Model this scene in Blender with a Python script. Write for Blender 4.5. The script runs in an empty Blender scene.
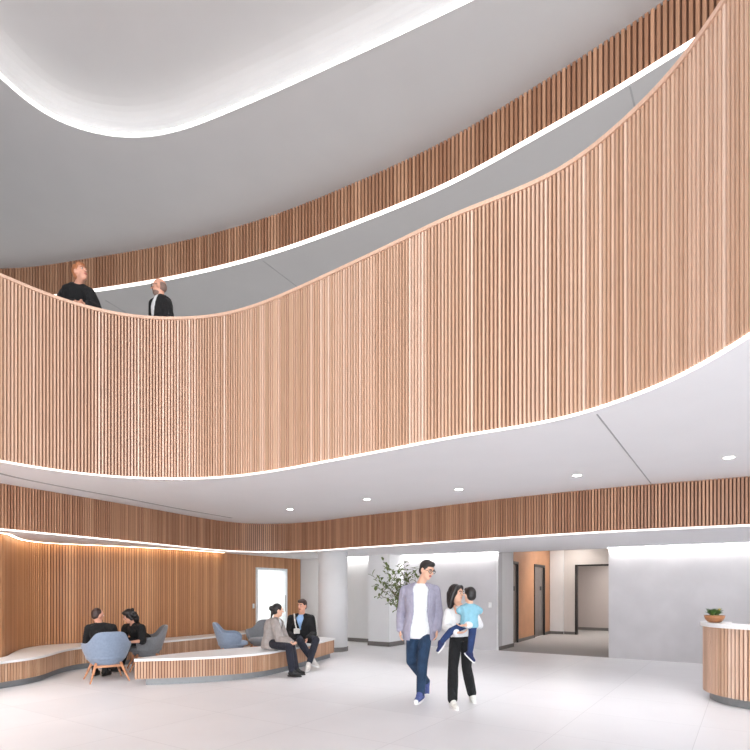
import bpy, math, random
from mathutils import Vector, Matrix, noise
from mathutils.geometry import tessellate_polygon
V = Vector
random.seed(7)
sc = bpy.context.scene
COL = sc.collection
PI = math.pi
F, HZ, EYE = 560.0, 588.0, 1.45          # focal length in pixels, horizon row, eye height

def wx(px, Y):                            # photograph column at depth Y -> world xy
    return V(((px-375)/F*Y, Y))

# ------------------------------------------------------------------ materials
def new_mat(name):
    m = bpy.data.materials.new(name); m.use_nodes = True
    nt = m.node_tree
    return m, nt, nt.nodes['Principled BSDF']

def s2l(c):
    return tuple(((v/255)/12.92 if v/255 <= .04045 else ((v/255+.055)/1.055)**2.4) for v in c)

def plain(name, rgb, rough=.6, metal=0, var=.06, scale=12, bump=0.0, bscale=200, sheen=0, spec=None, folds=0):
    m, nt, b = new_mat(name)
    c = s2l(rgb)
    tc = nt.nodes.new('ShaderNodeTexCoord')
    n = nt.nodes.new('ShaderNodeTexNoise'); n.inputs['Scale'].default_value = scale; n.inputs['Detail'].default_value = 4
    r = nt.nodes.new('ShaderNodeValToRGB')
    r.color_ramp.elements[0].position = .3; r.color_ramp.elements[1].position = .7
    r.color_ramp.elements[0].color = (*[v*(1-var) for v in c], 1); r.color_ramp.elements[1].color = (*[min(1, v*(1+var)) for v in c], 1)
    nt.links.new(tc.outputs['Object'], n.inputs['Vector']); nt.links.new(n.outputs['Fac'], r.inputs['Fac'])
    nt.links.new(r.outputs['Color'], b.inputs['Base Color'])
    b.inputs['Roughness'].default_value = rough; b.inputs['Metallic'].default_value = metal
    if spec is not None: b.inputs['Specular IOR Level'].default_value = spec
    if sheen: b.inputs['Sheen Weight'].default_value = sheen
    if bump:
        n2 = nt.nodes.new('ShaderNodeTexNoise'); n2.inputs['Scale'].default_value = bscale
        bp = nt.nodes.new('ShaderNodeBump'); bp.inputs['Strength'].default_value = bump; bp.inputs['Distance'].default_value = .003
        nt.links.new(tc.outputs['Object'], n2.inputs['Vector']); nt.links.new(n2.outputs['Fac'], bp.inputs['Height'])
        nt.links.new(bp.outputs['Normal'], b.inputs['Normal'])
        if folds:                                  # soft cloth creases
            n3 = nt.nodes.new('ShaderNodeTexNoise'); n3.inputs['Scale'].default_value = 9; n3.inputs['Distortion'].default_value = 1.6; n3.inputs['Detail'].default_value = 2
            mp = nt.nodes.new('ShaderNodeMapping'); mp.inputs['Scale'].default_value = (1.3, 1.3, .6)
            b2 = nt.nodes.new('ShaderNodeBump'); b2.inputs['Strength'].default_value = folds; b2.inputs['Distance'].default_value = .03
            nt.links.new(tc.outputs['Object'], mp.inputs['Vector']); nt.links.new(mp.outputs['Vector'], n3.inputs['Vector']); nt.links.new(n3.outputs['Fac'], b2.inputs['Height'])
            nt.links.new(b2.outputs['Normal'], bp.inputs['Normal'])
    return m

def wood(name, tones, rough=.5):
    m, nt, b = new_mat(name)
    g = nt.nodes.new('ShaderNodeNewGeometry')
    r = nt.nodes.new('ShaderNodeValToRGB')
    el = r.color_ramp.elements
    while len(el) < len(tones): el.new(.5)
    for i, t in enumerate(tones):
        el[i].position = i/(len(tones)-1); el[i].color = (*s2l(t), 1)
    nt.links.new(g.outputs['Random Per Island'], r.inputs['Fac'])
    tc = nt.nodes.new('ShaderNodeTexCoord')
    mp = nt.nodes.new('ShaderNodeMapping'); mp.inputs['Scale'].default_value = (40, 40, 1.5)
    n = nt.nodes.new('ShaderNodeTexNoise'); n.inputs['Scale'].default_value = 2; n.inputs['Detail'].default_value = 5
    nt.links.new(tc.outputs['Object'], mp.inputs['Vector']); nt.links.new(mp.outputs['Vector'], n.inputs['Vector'])
    mr = nt.nodes.new('ShaderNodeMapRange'); mr.inputs['To Min'].default_value = .78; mr.inputs['To Max'].default_value = 1.18
    nt.links.new(n.outputs['Fac'], mr.inputs['Value'])
    mx = nt.nodes.new('ShaderNodeMix'); mx.data_type = 'RGBA'; mx.blend_type = 'MULTIPLY'; mx.inputs['Factor'].default_value = 1
    nt.links.new(r.outputs['Color'], mx.inputs['A']); nt.links.new(mr.outputs['Result'], mx.inputs['B'])
    nt.links.new(mx.outputs['Result'], b.inputs['Base Color'])
    b.inputs['Roughness'].default_value = rough
    return m

def emit(name, rgb, strength):
    m, nt, b = new_mat(name)
    b.inputs['Base Color'].default_value = (*rgb, 1)
    b.inputs['Emission Color'].default_value = (*rgb, 1); b.inputs['Emission Strength'].default_value = strength
    return m

M = {}
M['plaster'] = plain('white_plaster', (226, 226, 227), .8, var=.015, scale=3)
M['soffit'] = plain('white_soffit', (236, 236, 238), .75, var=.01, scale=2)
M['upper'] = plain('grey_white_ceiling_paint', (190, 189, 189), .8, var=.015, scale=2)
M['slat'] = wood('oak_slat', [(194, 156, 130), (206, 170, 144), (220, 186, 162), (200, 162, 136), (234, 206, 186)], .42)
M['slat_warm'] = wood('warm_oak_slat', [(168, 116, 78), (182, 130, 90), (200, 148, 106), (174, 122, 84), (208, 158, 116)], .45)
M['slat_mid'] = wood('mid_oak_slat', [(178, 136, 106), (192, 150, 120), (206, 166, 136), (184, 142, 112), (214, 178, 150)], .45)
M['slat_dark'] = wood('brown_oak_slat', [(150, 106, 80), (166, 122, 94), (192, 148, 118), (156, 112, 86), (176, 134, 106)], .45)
M['backing'] = plain('brown_slat_backing', (122, 84, 66), .7, var=.15, scale=6)
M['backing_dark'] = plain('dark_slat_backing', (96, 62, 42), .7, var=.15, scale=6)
M['cap'] = wood('oak_handrail', [(208, 170, 146), (224, 190, 168)], .4)
M['groove'] = plain('dark_joint', (165, 165, 166), .8)
M['kick'] = plain('grey_plinth_metal', (140, 143, 145), .45, metal=.3)
M['base'] = plain('grey_baseboard', (112, 108, 105), .6)
M['led'] = emit('white_led_edge_glow', (1, .97, .93), 1.7)
M['led_hot'] = emit('bright_led', (1, .97, .93), 12)
M['led_wall'] = emit('wall_wash_led', (1, .985, .96), 25)
M['led_warm'] = emit('warm_led', (1, .82, .56), 9)
M['lamp'] = emit('downlight_lens', (1, .98, .95), 25)
M['metal'] = plain('brushed_steel', (150, 148, 146), .35, metal=1, var=.05)
M['elev'] = plain('elevator_steel', (150, 142, 138), .3, metal=.8, var=.08)
M['dark'] = plain('dark_metal', (42, 40, 40), .4, metal=.5)
M['orange'] = plain('copper_wood_panel', (200, 146, 108), .5, var=.06, scale=3)
M['white_plastic'] = plain('white_plastic', (238, 238, 236), .4)
M['quartz'] = plain('white_quartz', (236, 236, 236), .35, var=.02, scale=40)
M['bright'] = plain('bright_white_soffit', (247, 247, 249), .8, var=.005, scale=2)
M['lobby_wall'] = plain('warm_grey_wall', (205, 199, 195), .8, var=.01)
M['taupe'] = plain('taupe_wall', (188, 178, 174), .8, var=.01)
M['door_white'] = plain('white_door_paint', (236, 240, 242), .5)
M['win'] = plain('window_frame_metal', (90, 92, 95), .5, metal=.6)
M['concrete'] = plain('grey_wall_panel', (200, 198, 200), .6, var=.05, scale=2.2)
M['carpet'] = plain('grey_lobby_floor', (160, 155, 152), .8, var=.05, scale=60)

def glass():
    m, nt, b = new_mat('clear_glass')
    b.inputs['Transmission Weight'].default_value = 1; b.inputs['Roughness'].default_value = .02; b.inputs['IOR'].default_value = 1.1
    b.inputs['Base Color'].default_value = (.93, .97, .96, 1)
    return m
M['glass'] = glass()

def floor_mat():
    m, nt, b = new_mat('pale_terrazzo')
    L = nt.links
    tc = nt.nodes.new('ShaderNodeTexCoord')
    mp = nt.nodes.new('ShaderNodeMapping')
    mp.inputs['Rotation'].default_value = (0, 0, math.radians(33.7)); mp.inputs['Location'].default_value = (.42, .3, 0)
    L.new(tc.outputs['Object'], mp.inputs['Vector'])
    br = nt.nodes.new('ShaderNodeTexBrick'); br.offset = 0
    br.inputs['Scale'].default_value = 1; br.inputs['Brick Width'].default_value = 1.18; br.inputs['Row Height'].default_value = 1.18
    br.inputs['Mortar Size'].default_value = .004; br.inputs['Mortar Smooth'].default_value = .6
    br.inputs['Color1'].default_value = (*s2l((232, 231, 233)), 1); br.inputs['Color2'].default_value = (*s2l((228, 227, 229)), 1)
    br.inputs['Mortar'].default_value = (*s2l((206, 205, 207)), 1)
    L.new(mp.outputs['Vector'], br.inputs['Vector'])
    n = nt.nodes.new('ShaderNodeTexNoise'); n.inputs['Scale'].default_value = 1.3; n.inputs['Detail'].default_value = 6
    L.new(tc.outputs['Object'], n.inputs['Vector'])
    mr = nt.nodes.new('ShaderNodeMapRange'); mr.inputs['To Min'].default_value = .94; mr.inputs['To Max'].default_value = 1.05
    L.new(n.outputs['Fac'], mr.inputs['Value'])
    mx = nt.nodes.new('ShaderNodeMix'); mx.data_type = 'RGBA'; mx.blend_type = 'MULTIPLY'; mx.inputs['Factor'].default_value = 1
    L.new(br.outputs['Color'], mx.inputs['A']); L.new(mr.outputs['Result'], mx.inputs['B'])
    L.new(mx.outputs['Result'], b.inputs['Base Color'])
    b.inputs['Roughness'].default_value = .38; b.inputs['Specular IOR Level'].default_value = .3
    return m
M['floor'] = floor_mat()

# ------------------------------------------------------------------ mesh builder
class MB:
    def __init__(s): s.v = []; s.f = []; s.m = []; s.mats = []
    def mi(s, mat):
        if mat not in s.mats: s.mats.append(mat)
        return s.mats.index(mat)
    def add(s, vs, fs, mat):
        o = len(s.v); s.v += [V(p) for p in vs]; k = s.mi(mat)
        for f in fs: s.f.append([i+o for i in f]); s.m.append(k)
    def box(s, lo, hi, mat):
        x0, y0, z0 = lo; x1, y1, z1 = hi
        s.add([(x0,y0,z0),(x1,y0,z0),(x1,y1,z0),(x0,y1,z0),(x0,y0,z1),(x1,y0,z1),(x1,y1,z1),(x0,y1,z1)],
              [(3,2,1,0),(4,5,6,7),(0,1,5,4),(1,2,6,5),(2,3,7,6),(3,0,4,7)], mat)
    def obox(s, c, t, n, w, d, z0, z1, mat):      # box centred on xy c, width w along t, depth d along n
        c = V(c); t = V(t); n = V(n)
        q = [c-t*w/2-n*d/2, c+t*w/2-n*d/2, c+t*w/2+n*d/2, c-t*w/2+n*d/2]
        s.add([(p.x,p.y,z0) for p in q]+[(p.x,p.y,z1) for p in q],
              [(3,2,1,0),(4,5,6,7),(0,1,5,4),(1,2,6,5),(2,3,7,6),(3,0,4,7)], mat)
    def prism(s, poly, z0, z1, mat, mat_bottom=None):
        P = [V((p[0], p[1], 0)) for p in poly]; n = len(P)
        tr = tessellate_polygon([P])
        s.add([(p.x,p.y,z1) for p in P], tr, mat)
        s.add([(p.x,p.y,z0) for p in P], [t[::-1] for t in tr], mat_bottom or mat)
        s.add([(p.x,p.y,z0) for p in P]+[(p.x,p.y,z1) for p in P], [(i,(i+1)%n,(i+1)%n+n,i+n) for i in range(n)], mat)
    def tube(s, a, b, r0, r1, mat, n=12, caps=True):
        a = V(a); b = V(b); d = (b-a).normalized()
        u = d.orthogonal().normalized(); w = d.cross(u)
        vs = []
        for p, r in ((a, r0), (b, r1)):
            for i in range(n):
                th = 2*PI*i/n; vs.append(p+(u*math.cos(th)+w*math.sin(th))*r)
        fs = [(i,(i+1)%n,(i+1)%n+n,i+n) for i in range(n)]
        if caps: fs += [tuple(range(n))[::-1], tuple(range(n, 2*n))]
        s.add(vs, fs, mat)
    def lathe(s, c, prof, mat, n=24, sx=1, sy=1):
        c = V(c); vs = []
        for (r, z) in prof:
            for i in range(n):
                th = 2*PI*i/n; vs.append((c.x+r*sx*math.cos(th), c.y+r*sy*math.sin(th), c.z+z))
        fs = []
        for k in range(len(prof)-1):
            for i in range(n):
                j = (i+1) % n; fs.append((k*n+i, k*n+j, (k+1)*n+j, (k+1)*n+i))
        fs.append(tuple(range(n))[::-1]); fs.append(tuple(range((len(prof)-1)*n, len(prof)*n)))
        s.add(vs, fs, mat)
    def ell(s, c, r, mat, R=None, nu=16, nv=10):
        c = V(c); vs = []; R = R or Matrix.Identity(3)
        for j in range(1, nv):
            ph = PI*j/nv
            for i in range(nu):
                th = 2*PI*i/nu
                vs.append(c+R @ V((r[0]*math.sin(ph)*math.cos(th), r[1]*math.sin(ph)*math.sin(th), r[2]*math.cos(ph))))
        vs.append(c+R @ V((0,0,r[2]))); vs.append(c+R @ V((0,0,-r[2])))
        fs = []
        for j in range(nv-2):
            for i in range(nu):
                k = (i+1) % nu; fs.append((j*nu+i, (j+1)*nu+i, (j+1)*nu+k, j*nu+k))
        t = (nv-1)*nu
        for i in range(nu):
            k = (i+1) % nu; fs.append((i, k, t)); fs.append(((nv-2)*nu+k, (nv-2)*nu+i, t+1))
        s.add(vs, fs, mat)
    def chain(s, pts, mat, n=12):                # tapered capsule chain: [(point, radius), ...]
        for i, (p, r) in enumerate(pts):
            s.ell(p, (r, r, r), mat, nu=n, nv=8)
            if i: s.tube(pts[i-1][0], p, pts[i-1][1], r, mat, n)
    def loft(s, rings, mat, n=20):               # rings: (centre, right vec, fwd vec, rx, ry)
        vs = []
        for (c, a, b, rx, ry) in rings:
            for i in range(n):
                th = 2*PI*i/n; vs.append(V(c)+V(a)*rx*math.cos(th)+V(b)*ry*math.sin(th))
        fs = []
        for k in range(len(rings)-1):
            for i in range(n):
                j = (i+1) % n; fs.append((k*n+i, k*n+j, (k+1)*n+j, (k+1)*n+i))
        fs.append(tuple(range(n))[::-1]); fs.append(tuple(range((len(rings)-1)*n, len(rings)*n)))
        s.add(vs, fs, mat)
    def build(s, name, parent=None, smooth=False, remesh=None, relax=4):
        me = bpy.data.meshes.new(name); me.from_pydata([tuple(p) for p in s.v], [], s.f)
        for m in s.mats: me.materials.append(m)
        me.polygons.foreach_set('material_index', s.m)
        if smooth: me.polygons.foreach_set('use_smooth', [True]*len(me.polygons))
        me.validate(); me.update()
        o = bpy.data.objects.new(name, me); COL.objects.link(o)
        if remesh:
            r = o.modifiers.new('r', 'REMESH'); r.mode = 'VOXEL'; r.voxel_size = remesh; r.use_smooth_shade = True
            if relax:
                k = o.modifiers.new('s', 'SMOOTH'); k.factor = .5; k.iterations = relax
            dg = bpy.context.evaluated_depsgraph_get()
            nm = bpy.data.meshes.new_from_object(o.evaluated_get(dg)); nm.name = name
            o.modifiers.clear(); o.data = nm; bpy.data.meshes.remove(me)
            nm.materials.clear(); nm.materials.append(s.mats[0])
        if parent: o.parent = parent
        return o

def tag(o, label=None, cat=None, group=None, kind=None):
    if label: o['label'] = label
    if cat: o['category'] = cat
    if group: o['group'] = group
    if kind: o['kind'] = kind
    return o
def struct(o, label=None):
    o['kind'] = 'structure'
    if label: o['label'] = label
    return o
def empty(name, loc, rz=0):
    o = bpy.data.objects.new(name, None); COL.objects.link(o); o.location = loc; o.rotation_euler = (0, 0, rz); o.empty_display_size = .1
    return o
def copy_tree(o, parent=None):
    c = o.copy(); COL.objects.link(c); c.parent = parent
    for ch in list(o.children): copy_tree(ch, c)
    return c

# ------------------------------------------------------------------ paths
def spline(pts, step=.05):
    P = [V(p) for p in pts]
    P = [P[0]*2-P[1]]+P+[P[-1]*2-P[-2]]
    out = []
    for i in range(1, len(P)-2):
        p0, p1, p2, p3 = P[i-1:i+3]
        # centripetal Catmull-Rom
        t0 = 0; t1 = t0+math.sqrt(max((p1-p0).length, 1e-4)); t2 = t1+math.sqrt((p2-p1).length); t3 = t2+math.sqrt(max((p3-p2).length, 1e-4))
        n = max(2, int((p2-p1).length/step))
        for k in range(n):
            t = t1+(t2-t1)*k/n
            a1 = p0*((t1-t)/(t1-t0))+p1*((t-t0)/(t1-t0)); a2 = p1*((t2-t)/(t2-t1))+p2*((t-t1)/(t2-t1)); a3 = p2*((t3-t)/(t3-t2))+p3*((t-t2)/(t3-t2))
            b1 = a1*((t2-t)/(t2-t0))+a2*((t-t0)/(t2-t0)); b2 = a2*((t3-t)/(t3-t1))+a3*((t-t1)/(t3-t1))
            out.append(b1*((t2-t)/(t2-t1))+b2*((t-t1)/(t2-t1)))
    out.append(P[-2].copy())
    return out
def relax(P, it, closed=False):
    P = [p.copy() for p in P]
    for _ in range(it):
        Q = [p.copy() for p in P]; n = len(P)
        for i in range(n):
            if not closed and (i == 0 or i == n-1): continue
            Q[i] = (P[i-1]+P[i]*2+P[(i+1) % n])/4
        P = Q
    return P
def resample(P, d):
    out = []; acc = 0; nxt = d/2
    for a, b in zip(P, P[1:]):
        L = (b-a).length
        while nxt <= acc+L and L > 0:
            out.append((a+(b-a)*((nxt-acc)/L), (b-a).normalized())); nxt += d
        acc += L
    return out
def offset(P, d, closed=False):                    # +d = to the left of travel
    out = []; n = len(P)
    for i in range(n):
        a = P[i-1] if (i > 0 or closed) else P[i]; b = P[(i+1) % n] if (i < n-1 or closed) else P[i]
        t = (b-a).normalized(); out.append(P[i]+V((-t.y, t.x))*d)
    return out
def ribbon(mb, P, z0, z1, th, mat, closed=False):  # wall of thickness th, built to the left of travel
    Q = offset(P, th, closed); n = len(P); m = n if closed else n-1
    vs = [(p.x,p.y,z0) for p in P]+[(p.x,p.y,z1) for p in P]+[(p.x,p.y,z0) for p in Q]+[(p.x,p.y,z1) for p in Q]
    fs = []
    for i in range(m):
        j = (i+1) % n
        fs += [(i,j,n+j,n+i),(3*n+i,3*n+j,2*n+j,2*n+i),(n+i,n+j,3*n+j,3*n+i),(2*n+i,2*n+j,j,i)]
    if not closed: fs += [(0,n,3*n,2*n),(n-1,3*n-1,4*n-1,2*n-1)]
    mb.add(vs, fs, mat)
def slats(mb, P, z0, z1, mat, back, pitch=.04, w=.021, d=.028, th=.05, side=1):
    # slats stand on the right-hand side (side=1) of travel, backing behind
    for c, t in resample(P, pitch):
        n = V((t.y, -t.x))*side
        mb.obox(c-n*d/2, t, n, w, d, z0, z1, mat)
    if side > 0: ribbon(mb, offset(P, d), z0+.004, z1-.004, th, back)
    else: ribbon(mb, offset(P, -d), z0+.004, z1-.004, -th, back)

Z1, Z2, ZF, Z3, Z4, Z5 = 2.28, 2.94, 4.12, 5.15, 7.0, 7.64
XL, XR, YB, YF = -13.0, 13.0, -6.0, 21.0
U = V((.832, -.554)); N = V((.554, .832))          # along the main back wall / away from it

par = [wx(0,6.57), wx(27,6.85), wx(53,7.08), wx(80,7.3), wx(107,7.47), wx(133,7.6), wx(160,7.65), wx(200,7.63), wx(235,7.47), wx(270,7.17), wx(300,6.86),
       wx(360,6.28), wx(400,5.94), wx(450,5.55), wx(530,5.12), wx(570,4.88), wx(610,4.54), wx(650,4.2), wx(690,3.85), wx(726,3.5), V((2.2,3.1))]
par = [V((-7.0,YB)), V((-6.9,-2)), V((-6.5,1.5)), V((-5.9,4.2)), V((-5.2,5.6))]+par+[V((2.2,2.2)), V((2.15,0)), V((2.1,YB))]
PAR = relax(spline(par, .06), 30)
low = [wx(0,7.95), wx(53,8.68), wx(107,9.6), wx(160,10.75), wx(200,11.85), wx(228,12.6), wx(252,12.95), wx(285,12.95), wx(320,12.45), wx(350,11.75), wx(400,10.9), wx(457,9.95), wx(510,9.25), wx(617,8.25), wx(750,7.45)]
low = [V((-9.5,YB)), V((-8.2,0)), V((-6.9,4.3)), V((-6.0,6.5))]+low+[V((8.2,5.6)), V((XR,2.6))]
LOW = relax(spline(low, .08), 12)
upp = [wx(0,10.85), wx(90,10.5), wx(180,10.0), wx(270,9.32), wx(360,8.5), wx(450,7.7), wx(530,6.95), wx(610,6.3), wx(690,5.72)]
upp = [V((-12.5,YB)), V((-12.6,2)), V((-12.2,8.0)), V((-10.2,10.4))]+upp+[V((4.1,4.8)), V((4.75,3.2)), V((5,0)), V((5,YB))]
UPP = relax(spline(upp, .1), 10)
wal = [wx(0,8.5), wx(9,9.0), wx(22,9.75), wx(43,10.3), wx(78,10.72), wx(107,11.05), wx(162,11.8), wx(213,12.9), wx(256,14.4), wx(285,15.55), wx(301,16.2)]
wal = [V((-10.6,YB)), V((-9.6,0)), V((-7.6,5.0)), V((-6.3,7.2))]+wal
WAL = relax(spline(wal, .06), 4)

# ------------------------------------------------------------------ floor, slabs, ceilings
mb = MB(); mb.box((XL,YB,-.2), (XR,YF,0), M['floor']); floor = struct(mb.build('floor'))
mb = MB()
mb.prism(offset(PAR,.035)+[V((XR,YB)), V((XR,YF)), V((XL,YF)), V((XL,YB))], Z2, ZF, M['soffit'])
struct(mb.build('ceiling_balcony_soffit'), 'white curved underside of the upper walkway above the lobby')
# low ceiling behind the lower slatted band
Wp = lambda X: V((X, 13.0-.666*(X-2.88)))
left_wall = [p for p in WAL if p.y > YB+.01]
poly = offset(LOW, .032)+[V((XR, Wp(XR).y)), Wp(.3), V((-.1,14.95)), V((-2.3,16.35))]+offset(WAL, .1)[::-1]
mb = MB(); mb.prism(poly, Z1, Z1+.05, M['bright']); struct(mb.build('ceiling_low'))
# upper walkway ceiling
mb = MB()
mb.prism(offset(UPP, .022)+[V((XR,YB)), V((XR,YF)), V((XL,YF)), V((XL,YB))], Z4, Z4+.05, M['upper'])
struct(mb.build('ceiling_walkway'))
# top ceiling with tray
tray = [(-4.58,6.75),(-4.34,7.32),(-3.92,7.6),(-3.35,7.71),(-2.75,7.62),(-1.74,7.22),(-.53,6.66),(.49,6.17),(1.5,5.65),(2.4,5.05),(2.9,4.1),(2.9,2.5),(2.3,.5),(.8,-1.2),(-1.5,-2),(-3.6,-1.3),(-4.7,1),(-4.9,3.5),(-4.8,5.5)]
TR = spline([V(p) for p in tray+tray[:1]], .08)[:-1]; TR = relax(TR, 14, True)
top_out = [V((XL,YB,0)), V((XR,YB,0)), V((XR,YF,0)), V((XL,YF,0))]
tri = tessellate_polygon([top_out, [V((p.x,p.y,0)) for p in TR]])
mb = MB()
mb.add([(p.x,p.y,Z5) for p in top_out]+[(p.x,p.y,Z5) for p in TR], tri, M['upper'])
prof = [(0,0),(0,.08),(.01,.13),(.035,.175),(.075,.21),(.13,.24),(.2,.26),(.32,.27)]      # inset, height
rings = [offset(TR, -a, True) if a else TR for a, h in prof]
# is the offset pointing inwards?
cen = sum(TR, V((0,0)))/len(TR)
sgn = -1 if (offset(TR, -.3, True)[0]-cen).length < (TR[0]-cen).length else 1
rings = [offset(TR, sgn*a, True) for a, h in prof]
n = len(TR); vs = []
for R_, (a, h) in zip(rings, prof): vs += [(p.x,p.y,Z5+h) for p in R_]
fs = [(k*n+i, k*n+(i+1)%n, (k+1)*n+(i+1)%n, (k+1)*n+i) for k in range(len(prof)-1) for i in range(n)]
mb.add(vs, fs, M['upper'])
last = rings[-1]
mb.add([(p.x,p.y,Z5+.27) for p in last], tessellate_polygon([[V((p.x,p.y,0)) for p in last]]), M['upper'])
ceil = mb.build('ceiling'); struct(ceil)
mb = MB()
R0 = offset(TR, sgn*.03, True)
ribbon(mb, R0, Z5+.012, Z5+.03, .006, M['led_hot'], True)
mb.build('light_strip', ceil)['label'] = 'glowing white cove light line'

# ------------------------------------------------------------------ slatted balustrade and bands
root = struct(empty('wall_balcony', (0,0,0)), 'curving balcony front of vertical oak slats with a light line below')
mb = MB(); slats(mb, PAR, Z2+.02, Z3-.04, M['slat'], M['backing'], .04, .020, .032, .09); mb.build('slat_panel', root)
mb = MB(); ribbon(mb, offset(PAR, -.012), Z3-.038, Z3, .15, M['cap']); mb.build('handrail', root)
mb = MB(); ribbon(mb, offset(PAR, .012), Z2-.004, Z2+.017, .012, M['led']); mb.build('light_strip', root)
root = struct(empty('wall_lower_fascia', (0,0,0)), 'curving band of brown oak slats under the balcony')
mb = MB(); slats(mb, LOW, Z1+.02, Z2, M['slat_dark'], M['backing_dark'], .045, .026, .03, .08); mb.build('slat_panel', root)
mb = MB(); ribbon(mb, offset(LOW, .012), Z1-.004, Z1+.017, .012, M['led']); mb.build('light_strip', root)  # white edge trim, given emission so it glows
root = struct(empty('wall_upper_fascia', (0,0,0)), 'curving band of brown oak slats under the top ceiling')
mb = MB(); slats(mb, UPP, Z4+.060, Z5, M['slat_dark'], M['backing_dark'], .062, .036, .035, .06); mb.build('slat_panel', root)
mb = MB(); ribbon(mb, offset(UPP, .01), Z4, Z4+.058, .012, M['led']); mb.build('light_strip', root)

# ------------------------------------------------------------------ left wooden wall with door
def near(P, q): return min(range(len(P)), key=lambda i: (P[i]-q).length)
def on_col(P, px):                                  # index where the path crosses a photo column (far half)
    r = (px-375)/F
    best = None
    for i, p in enumerate(P):
        if p.y > 8.2:
            e = abs(p.x/p.y-r)
            if best is None or e < best[0]: best = (e, i)
    return best[1]
d0, d1 = on_col(WAL, 256.5), on_col(WAL, 286)
DH = 1.93
root = struct(empty('wall_left', (0,0,0)), 'wall of warm brown oak slats behind the benches')
mb = MB()
slats(mb, WAL[:d0+1], 0, Z1, M['slat_warm'], M['backing_dark'], .05, .037, .016, .08)
slats(mb, WAL[d1:], 0, Z1, M['slat_warm'], M['backing_dark'], .05, .037, .016, .08)
slats(mb, WAL[d0:d1+1], DH+.04, Z1, M['slat_warm'], M['backing_dark'], .05, .037, .016, .08)
mb.build('slat_panel', root)
mb = MB(); wl = offset(WAL, -.035); i0 = near(WAL, wx(0,8.3))
ribbon(mb, wl[i0-60:on_col(WAL, 224)], Z1-.004, Z1+.03, -.05, M['led_warm']); mb.build('light_strip', root)['label'] = 'warm glowing cove line along the top of the wooden wall'
# bright room behind the door
A, B = WAL[d0], WAL[d1]; t = (B-A).normalized(); nb = V((-t.y, t.x))
if nb.y < 0: nb = -nb
mb = MB(); w_ = (B-A).length
for p in (A+t*.02, B-t*.02): mb.obox(p+nb*.05, t, nb, .05, .16, 0, DH+.04, M['door_white'])
mb.obox((A+B)/2+nb*.05, t, nb, w_, .16, DH, DH+.05, M['door_white'])
dr = struct(mb.build('door_1'), 'white framed glass door in the wooden wall')
mb = MB(); mb.obox((A+B)/2+nb*.06, t, nb, w_-.1, .012, .01, DH, M['glass']); mb.build('glass_pane', dr)
mb = MB(); mb.tube((*(B-t*.12-nb*.05),.8), (*(B-t*.12-nb*.05),1.25), .012, .012, M['metal']); mb.build('door_handle', dr)
mb = MB()
c = (A+B)/2
mb.obox(c+nb*2.2, t, nb, 3.0, .1, 0, 2.4, M['door_white'])
mb.obox(c+nb*1.15-t*1.3, nb, t, 2.0, .1, 0, 2.4, M['door_white'])
mb.obox(c+nb*1.15+t*1.3, nb, t, 2.0, .1, 0, 2.4, M['door_white'])
mb.obox(c+nb*1.15, t, nb, 2.8, 2.1, 2.4, 2.45, M['door_white'])
struct(mb.build('wall_side_room'))

# ------------------------------------------------------------------ right and back walls, lobby
def wall_seg(mb, a, b, z0, z1, th, mat):
    a = V(a); b = V(b); t = (b-a).normalized(); n = V((-t.y, t.x))
    mb.obox((a+b)/2+n*th/2, t, n, (b-a).length, abs(th), z0, z1, mat)
P499, P606 = Wp(2.88), Wp(4.87)
mb = MB(); wall_seg(mb, P606, Wp(XR), 0, Z1+.1, .2, M['concrete']); struct(mb.build('wall_right'), 'long pale grey wall washed by light beside the desk')
mb = MB(); wall_seg(mb, P606+N*.2, P606+N*7.5, 0, 3.0, -.2, M['lobby_wall']); struct(mb.build('wall_lobby_right'))
mb = MB(); wall_seg(mb, Wp(.5), P499, 0, Z1+.1, .2, M['concrete']); struct(mb.build('wall_back'), 'pale grey wall behind the walking couple')
mb = MB(); wall_seg(mb, P499, P499+N*.95, 0, 3.0, .06, M['plaster']); struct(mb.build('wall_lobby_return'))
mb = MB(); mb.obox(P499+N*.48+U*.006, N, U, .97, .012, 0, .09, M['base']); struct(mb.build('baseboard_lobby'))
mb = MB(); wall_seg(mb, P499, P606, Z1, 3.0, .12, M['plaster']); struct(mb.build('trim_1'), 'white head above the lobby opening')
mb = MB(); wall_seg(mb, Wp(.5), P499, Z1+.1, 3.0, .2, M['plaster']); wall_seg(mb, P606, Wp(XR), Z1+.1, 3.0, .2, M['plaster']); struct(mb.build('trim_2'))
# pillar and column
pc = V((.09,14.0)); 
mb = MB(); mb.obox(pc+N*.38, U, N, .62, .76, 0, Z1, M['plaster']); struct(mb.build('wall_pillar'), 'square white pillar beside the leafy plant')
mb = MB(); mb.obox(pc+N*.38, U, N, .65, .79, 0, .11, M['base']); struct(mb.build('baseboard_pillar'))
mb = MB(); mb.lathe((-.975,12.98,0), [(.34,0),(.34,Z1)], M['plaster'], 40); struct(mb.build('wall_column', smooth=False), 'round white column at the end of the curved bench')
for p in bpy.data.objects['wall_column'].data.polygons: p.use_smooth = len(p.vertices) == 4
mb = MB(); mb.lathe((-.975,12.98,0), [(.352,0),(.352,.1)], M['base'], 40); struct(mb.build('baseboard_column'))
Q0, Q1 = V((-2.35,16.35)), V((.1,14.72))
mb = MB(); wall_seg(mb, Q0, Q1, 0, 3.0, .2, M['plaster']); struct(mb.build('wall_far'))
mb = MB(); wall_seg(mb, Q0, Q1, 0, .1, -.015, M['base']); struct(mb.build('baseboard_far'))
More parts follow.
